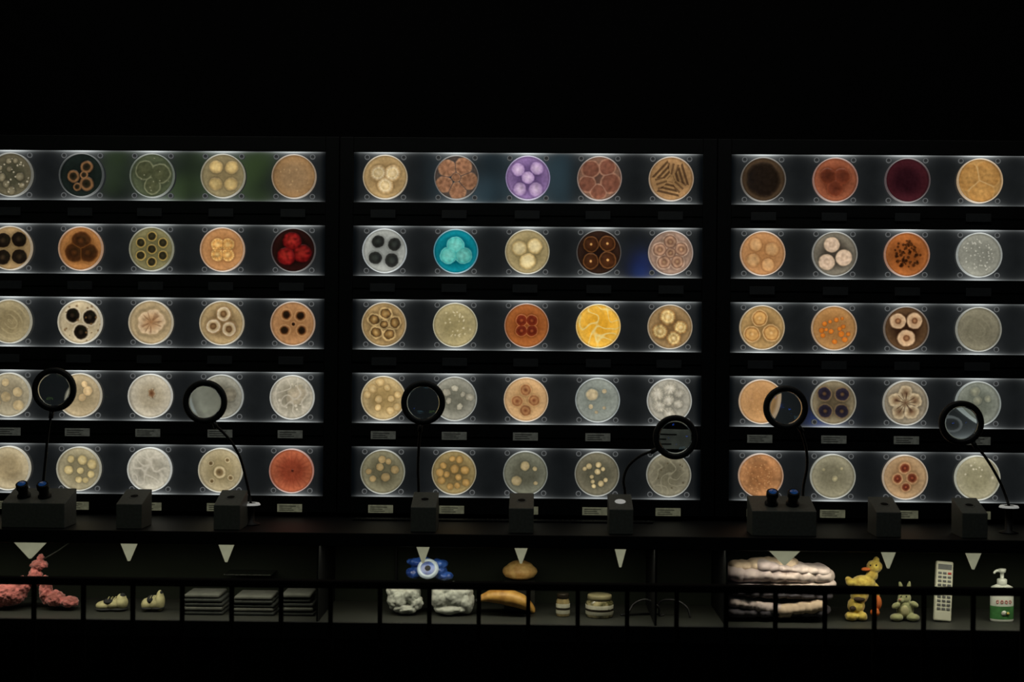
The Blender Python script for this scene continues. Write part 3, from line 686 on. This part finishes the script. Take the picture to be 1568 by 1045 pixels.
# folded cloth stacks
M_gr = mat('grey_cloth', (46, 50, 46), .9, 0, .3, 25, .3)
M_gr2 = mat('pale_cloth', (82, 84, 77), .9, 0, .3, 25, .3)
for x0, x1, h in ((285, 347, 32), (359, 425, 30), (432, 484, 34)):
    o = Obj('folded_towel_stack'); n = 5
    a = W(x0, 930, Y0).x; b = W(x1, 930, Y0).x; hh = h * s0 / n
    for k in range(n):
        j = rng.uniform(-.004, .004, 2)
        o.box((a + j[0] + .002 * k, Y0 - .06 + abs(j[1]), k * hh), (b + j[1] - .002 * k, Y0 + .06, (k + .9) * hh), M_gr2 if k in (1, 4) else M_gr, hh * .36, seg=3, smooth=True)
        o.box((a + .003 + .002 * k, Y0 - .055, k * hh + hh * .42), (b - .003 - .002 * k, Y0 + .055, k * hh + hh * .5), M_dk, 0)
    o.finish(snap=ZF)
# small wall shelf
o = Obj('small_wall_shelf', ct); a = W(345, 879, -.12).x; b = W(418, 879, -.12).x; z = W(380, 879, -.12).z
o.box((a, -.15, z - .0015), (b, -.05, z + .0015), M_edge, .001)
for x in (a + .02, b - .02): o.prism([(-.08, z - .002), (-.05, z - .002), (-.05, z - .02)], x - .002, x + .002, M_black, 0, axis='x')
o.finish()

# white crumpled cloth and soft bag
M_white = mat('white_cloth', (184, 187, 176), .9, 0, .15, 30, .5)
o = Obj('crumpled_white_cloth')
o.fuse([E(612, 925, 18, 16, 20), E(628, 917, 15, 16, 18), E(604, 912, 12, 9, 14), E(636, 931, 11, 11, 18), E(620, 937, 22, 8, 22)], M_white, disp=.024, dscale=.026, smooth_it=1)
o.finish(snap=ZF)
o = Obj('soft_white_bag')
o.fuse([E(676, 922, 17, 20, 20), E(694, 918, 24, 22, 20), E(713, 928, 13, 18, 18), E(688, 908, 22, 10, 18), E(692, 938, 30, 8, 22), E(668, 912, 8, 10, 14), E(716, 912, 8, 10, 14)], M_white, disp=.016, dscale=.033, smooth_it=2)
bag = o.finish(snap=ZF)
bag_top = bag.location.z + bag.dimensions.z / 2
# blue wipes pack with ring lid
M_blue = mat('blue_film', (44, 82, 156), .35, 0, .3, 25, .3, col2=(22, 44, 104))
M_ringw = mat('pale_ring_lid', (160, 174, 186), .4, 0, .1, 25)
o = Obj('blue_wet_wipes_pack')
o.fuse([E(640, 868, 14, 8, 14), E(672, 870, 14, 8, 14), E(657, 880, 28, 11, 18), E(634, 884, 12, 9, 14), E(680, 888, 14, 7, 14), E(650, 868, 12, 9, 13), E(628, 866, 6, 5, 6)], M_blue, disp=.012, dscale=.02)
M = Matrix.Translation(W(655, 877, Y0 - .038)) @ Matrix.Rotation(math.radians(62), 4, 'X')
o.lathe([(.022, -.003), (.022, .003), (.029, .004), (.034, -.003)], M_ringw, M, 36)
o.lathe([(0, .002), (.010, .003), (.0225, .002)], M_blue, M, 36)
o.lathe([(0, .006), (.008, .005), (.010, .002)], M_dk, M, 24)
bz = min(v.co.z for v in o.bm.verts)
o.finish(snap=max(bag_top + .0005, bz - .004))

# bread
M_bun = mat('bread_crust', (200, 164, 100), .6, 0, .3, 50, .2, col2=(172, 130, 70))
M_ban = mat('banana_peel', (192, 148, 72), .5, 0, .3, 30, .2, col2=(150, 104, 42))
M_riser = mat('clear_riser', (24, 27, 24), .4)
cr = W(796, 900, -.17)
o = Obj('display_riser'); o.box((cr.x - .05, -.22, ZF), (cr.x + .05, -.12, ZF + .098), M_riser, .003); o.finish()
o = Obj('bread_bun')
s1 = S(-.17); cb = W(796, 880, -.17)
o.fuse([(cb, (27 * s1, 24 * s1, 13 * s1)), (cb + Vector((0, 0, .012)), (21 * s1, 20 * s1, 11 * s1)), (cb + Vector((0, 0, -.012)), (24 * s1, 22 * s1, 7 * s1))], M_bun, disp=.003, dscale=.02)
o.finish(snap=ZF + .098)
o = Obj('banana_bunch')
for dy, dz, sc in ((-.02, 0, 1), (.012, -3, .96), (.04, 0, .9)):
    y = Y0 + dy
    o.tube([W(732, 927 + dz, y), W(740, 924 + dz, y), W(756, 921 + dz, y), W(778, 923 + dz, y - .006), (W(799, 930 + dz, y - .006)), W(812, 939 + dz, y), W(818, 945 + dz, y)],
           [2.2 * s0, 4.5 * s0, 9.5 * s0 * sc, 11.5 * s0 * sc, 10 * s0 * sc, 5.5 * s0, 2 * s0], M_ban, 14, 8)
o.tube([W(728, 928, Y0), W(735, 926, Y0)], [3.2 * s0, 3.2 * s0], M_dk, 10, 3)
o.finish(snap=ZF)

# jars
M_jar = mat('jar_contents', (150, 134, 92), .15, 0, .35, 60, coat=1)
M_jar2 = mat('pickle_jar_contents', (74, 72, 42), .15, 0, .6, 45, coat=1, col2=(170, 160, 120))
M_lid = mat('dark_lid', (60, 54, 44), .35, .6)
M_lid2 = mat('cream_lid', (140, 132, 98), .4)
M_lbl = mat('paper_label', (186, 184, 162), .7, 0, .2, 60)
M_green = mat('green_label', (70, 132, 70), .5, 0, .4, 25)
def jar(px, w, h, mc, ml, y=Y0):
    o = Obj('food_jar'); s = S(y); x = W(px, 930, y).x; r = w / 2 * s; H = h * s
    T = Matrix.Translation((x, y, ZF))
    o.lathe([(0, 0), (r * .92, 0), (r, .004), (r, H * .66), (r * .84, H * .76), (r * .82, H * .8)], mc, T, 36)
    o.lathe([(r * .84, H * .78), (r * .88, H * .79), (r * .88, H * .97), (r * .84, H), (0, H)], ml, T, 36)
    o.lathe([(r * 1.01, H * .14), (r * 1.02, H * .15), (r * 1.02, H * .56), (r * 1.01, H * .57)], M_lbl, T, 36)
    o.lathe([(r * 1.025, H * .3), (r * 1.025, H * .4)], M_lid, T, 36)
    o.finish()
jar(862, 21, 35, M_jar, M_lid)
jar(918, 42, 34, M_jar2, M_lid2)

# headphones cable
o = Obj('coiled_cable')
def zf(x, y, dz=0): return Vector((x, y, ZF + .0037 + dz))
xa = W(960, 940, Y0).x; xb = W(1056, 940, Y0).x; w = xb - xa
o.tube([zf(xa, Y0 - .02), zf(xa + .1 * w, Y0, .035), zf(xa + .3 * w, Y0, .052), zf(xa + .5 * w, Y0, .03), zf(xa + .52 * w, Y0 + .01, 0), zf(xa + .6 * w, Y0 + .02, 0)], .0036, M_rubber, 10)
o.tube([zf(xa + .42 * w, Y0 + .02), zf(xa + .55 * w, Y0 + .01, .045), zf(xa + .78 * w, Y0, .05), zf(xa + .95 * w, Y0 - .01, .03), zf(xb, Y0 - .02, 0)], .0036, M_rubber, 10)
o.tube([zf(xa + .6 * w, Y0 + .02), zf(xa + .4 * w, Y0 + .04), zf(xa + .2 * w, Y0 + .03), zf(xa - .02, Y0 + .01)], .0036, M_rubber, 10)
o.finish()

# folded blanket bundle
M_lav = mat('lilac_cloth', (192, 176, 168), .9, 0, .2, 9, .4, col2=(152, 138, 138), sheen=.1)
M_lav2 = mat('grey_lining', (72, 68, 74), .9, 0, .2, 14, .4)
M_peach = mat('peach_cloth', (196, 174, 150), .9, 0, .2, 9, .4)
o = Obj('folded_blanket')
def slab(px0, px1, py0, py1, m, rd=34, dy=0, tilt=0, disp=.02, ds=.06):
    n = 7; L = []
    for k in range(n):
        t = k / (n - 1); ry = (py1 - py0) / 2
        L.append(E(px0 + ry * .8 + (px1 - px0 - ry * 1.6) * t, (py0 + py1) / 2 + tilt * (t - .5) * 2, max((px1 - px0) / n, ry), ry, rd, dy))
    o.fuse(L, m, voxel=.0035, disp=disp, dscale=ds, smooth_it=4)
slab(1118, 1258, 930, 950, M_lav2, 34)
slab(1114, 1200, 918, 942, M_lav, 34, 0, 6)
slab(1182, 1262, 920, 948, M_peach, 35, -.004, -5)
slab(1120, 1262, 904, 922, M_lav2, 34, .004, 3)
slab(1116, 1264, 892, 910, M_lav, 35, 0, -2)
slab(1113, 1264, 870, 898, M_lav, 36, .0, 2)
slab(1118, 1215, 861, 880, M_peach, 28, .004, -2)
slab(1160, 1262, 866, 884, M_lav, 33, -.004, 4)
o.finish(snap=ZF)

# yellow plush duck
M_or = mat('orange_felt', (200, 104, 40), .85, 0, .2, 40)
M_br = mat('brown_felt', (60, 44, 26), .9)
M_eye = mat('black_bead', (8, 8, 8), .15)
o = Obj('plush_duck')
o.fuse([E(1339, 862, 12, 10, 11), E(1342, 852, 5, 5, 5), E(1335, 875, 9, 9, 10), E(1322, 886, 18, 11, 14), E(1304, 886, 9, 6, 8), E(1299, 881, 5, 4, 5), E(1316, 903, 14, 16, 14), E(1311, 922, 13, 13, 14), E(1304, 938, 10, 7, 12, -.02), E(1320, 938, 8, 7, 11, -.02), E(1342, 898, 5, 12, 6, 0, -.2)], M_yel, voxel=.0022, disp=.004, dscale=.01)
o.fuse([E(1344, 917, 6, 11, 8, -.01), E(1340, 932, 7, 6, 9, -.02)], M_or, voxel=.0018)
o.fuse([E(1326, 866, 7, 3, 5, -.012)], M_or, voxel=.0012)
o.fuse([E(1316, 912, 9, 4, 4, -.024), E(1306, 926, 5, 4, 4, -.026)], M_br, voxel=.0015)
for px in (1333, 1342): o.fuse([E(px, 860, 1.4, 1.4, 1.4, -.0205)], M_eye, voxel=.0008, smooth_it=1)
o.finish(snap=ZF)

# bunny
M_bun2 = mat('sage_fur', (150, 152, 106), .95, 0, .25, 60, .4, sheen=.3)
o = Obj('plush_bunny')
o.fuse([E(1385, 908, 10, 9, 9), E(1380, 893, 3.2, 11, 3, 0, -.25), E(1391, 893, 3.2, 11, 3, 0, .2), E(1386, 926, 13, 14, 12), E(1373, 938, 10, 6, 9, -.02), E(1398, 938, 10, 6, 9, -.02), E(1372, 920, 7, 4.5, 5, -.02, -.5), E(1400, 918, 7, 4.5, 5, -.02, .5), E(1379, 912, 5, 4, 5, -.016)], M_bun2, voxel=.002)
for px in (1380, 1388): o.fuse([E(px, 906, 1.3, 1.3, 1.3, -.0185)], M_eye, voxel=.0007, smooth_it=0)
o.fuse([E(1378, 911, 1.8, 1.3, 1.5, -.0265)], M_pink, voxel=.0008, smooth_it=0)
o.fuse([E(1386, 928, 7, 9, 5, -.017)], M_cream, voxel=.0015)
o.finish(snap=ZF)

# remote control
M_rem = mat('ivory_plastic', (200, 200, 180), .4, 0, .08, 20)
M_btn = mat('grey_buttons', (96, 98, 96), .5)
M_red = mat('red_button', (170, 50, 40), .5)
o = Obj('remote_control')
rw, rh = 26 * s0 / 2, 90 * s0
o.box((-rw, -.008, 0), (rw, .010, rh), M_rem, .005, seg=3)
o.box((-rw * .8, -.0095, rh * .86), (rw * .8, -.007, rh * .95), M_btn, .001)
for r in range(10):
    for c in range(3):
        x = (c - 1) * rw * .56; z = rh * (.80 - .066 * r)
        o.box((x - rw * .2, -.0105, z - .0035), (x + rw * .2, -.007, z + .0035), M_red if (r == 0 and c == 2) else M_btn, .001)
o.box((-rw * .8, .008, rh * .45), (rw * .8, .03, rh * .5), M_black, .001)
pr = W(1440, 930, Y0)
o.finish(M=Matrix.Translation((pr.x, Y0 - .02, ZF)) @ Matrix.Rotation(math.radians(4.5), 4, 'Y') @ Matrix.Rotation(math.radians(-9), 4, 'X'), snap=ZF)
# soap bottle
o = Obj('soap_pump_bottle'); x = W(1534, 930, Y0).x; T = Matrix.Translation((x, Y0, ZF)) @ Matrix.Diagonal((1, .62, 1, 1))
r = 17.5 * s0; H = 57 * s0
M_wp = mat('white_plastic', (205, 210, 198), .3, 0, .05, 20)
o.lathe([(0, 0), (r * .94, 0), (r, .005), (r, H * .08)], M_wp, T, 40)
o.lathe([(r, H * .08), (r * 1.005, H * .09), (r * 1.005, H * .42), (r, H * .43)], M_green, T, 40)
o.lathe([(r, H * .43), (r, H * .84), (r * .9, H * .93), (r * .5, H * .99), (r * .36, H)], M_wp, T, 40)
T2 = Matrix.Translation((x, Y0, ZF))
o.lathe([(r * .4, H * .985), (r * .42, H), (r * .42, H + 7 * s0), (r * .34, H + 8 * s0), (r * .16, H + 8 * s0), (r * .16, H + 17 * s0), (r * .3, H + 18 * s0), (r * .34, H + 23 * s0), (0, H + 24 * s0)], M_wp, T2, 28)
zt = ZF + H + 20 * s0
o.tube([(x, Y0, zt), (x - .015, Y0 - .003, zt + .001), (x - .024, Y0 - .005, zt - .002), (x - .027, Y0 - .006, zt - .008)], [.0055, .0048, .004, .0035], M_wp, 12, 5)
M_redt = mat('red_print', (196, 84, 76), .5)
for k in range(4):   # ring letters following the front
    cxk = x + (-9.5 + 6.3 * k) * s0; yk = Y0 - r * .62 * math.sqrt(max(0, 1 - ((cxk - x) / r) ** 2)) - .0006
    Mk = Matrix.Translation((cxk, yk, ZF + H * .55)) @ ROTX @ Matrix.Diagonal((.8, 1, 1, 1))
    o.lathe([(.0036, 0), (.0036, .001), (.0056, .001), (.0056, 0)], M_redt, Mk, 16)
for k in range(3):
    o.lathe([(.0, .0), (.0, .001), (.0085 - .002 * k, .001), (.0085 - .002 * k, 0)], (M_wp, M_green, M_yel)[k], Matrix.Translation((x + (.012 if k else -.0), Y0 - r * .61 - .0008 * (1 + k), ZF + H * .25)) @ ROTX, 18)
o.finish()

# ------------------------------------------------------------------ rear of the room: unseen glowing panes added for their reflections, and blue screens
def emis(name, c1, c2, scale, st):
    m = bpy.data.materials.new(name); m.use_nodes = True; nt = m.node_tree; b = nt.nodes['Principled BSDF']
    b.inputs['Base Color'].default_value = (0, 0, 0, 1)
    tc = nt.nodes.new('ShaderNodeTexCoord'); n = nt.nodes.new('ShaderNodeTexNoise'); n.inputs['Scale'].default_value = scale
    n.inputs['Detail'].default_value = 2
    nt.links.new(tc.outputs['Object'], n.inputs['Vector'])
    r = nt.nodes.new('ShaderNodeValToRGB'); r.color_ramp.elements[0].position = .42; r.color_ramp.elements[1].position = .6
    r.color_ramp.elements[0].color = (*C(*c1), 1); r.color_ramp.elements[1].color = (*C(*c2), 1)
    nt.links.new(n.outputs['Fac'], r.inputs['Fac']); nt.links.new(r.outputs['Color'], b.inputs['Emission Color'])
    b.inputs['Emission Strength'].default_value = st; return m
M_refl_green = emis('green_reflection_glow', (10, 30, 12), (130, 170, 84), 3.0, 2.6)
M_refl_teal = emis('teal_reflection_glow', (14, 40, 48), (110, 156, 176), 2.6, 2.6)
M_scr = emis('blue_screen', (10, 30, 140), (60, 120, 255), 9, 4.5)
def reflection_pane(name, x0, x1, z0, z1, m):
    o = Obj(name); y = -8
    o.box((x0, y, z0), (x1, y + .012, z1), m, 0)
    for a, b, c, d in ((x0 - .05, x1 + .05, z1, z1 + .05), (x0 - .05, x1 + .05, z0 - .05, z0), (x0 - .05, x0, z0, z1), (x1, x1 + .05, z0, z1), ((x0 + x1) / 2 - .02, (x0 + x1) / 2 + .02, z0, z1)):
        o.box((a, y, c), (b, y + .05, d), M_frame, .003)
    o.finish()
reflection_pane('reflection_pane_1', -3.85, -2.3, 2.75, 3.4, M_refl_green)
reflection_pane('reflection_pane_2', -.95, .35, 2.75, 3.4, M_refl_teal)
def screen(x, z, w, h):
    o = Obj('wall_screen'); o.box((x - w / 2 - .02, -8, z - h / 2 - .02), (x + w / 2 + .02, -7.96, z + h / 2 + .02), M_frame, .004)
    o.box((x - w / 2, -7.962, z - h / 2), (x + w / 2, -7.955, z + h / 2), M_scr, 0); o.finish()
screen(1.02, 2.27, .16, .22); screen(2.65, .92, .26, .16)

# unseen fill light added overhead to brighten the station block tops
ld = bpy.data.lights.new('block_fill_light', 'AREA'); ld.shape = 'RECTANGLE'; ld.size = 4.2; ld.size_y = .15; ld.energy = 9; ld.color = (.98, .98, .9)
lo = bpy.data.objects.new('block_fill_light', ld); scene.collection.objects.link(lo)
lo.location = (0, -1.2, 3.56); lo.rotation_euler = (math.radians(15), 0, 0)

w = bpy.data.worlds.new('world'); scene.world = w; w.use_nodes = True
w.node_tree.nodes['Background'].inputs['Color'].default_value = (.2, .25, .3, 1)
w.node_tree.nodes['Background'].inputs['Strength'].default_value = 0.002
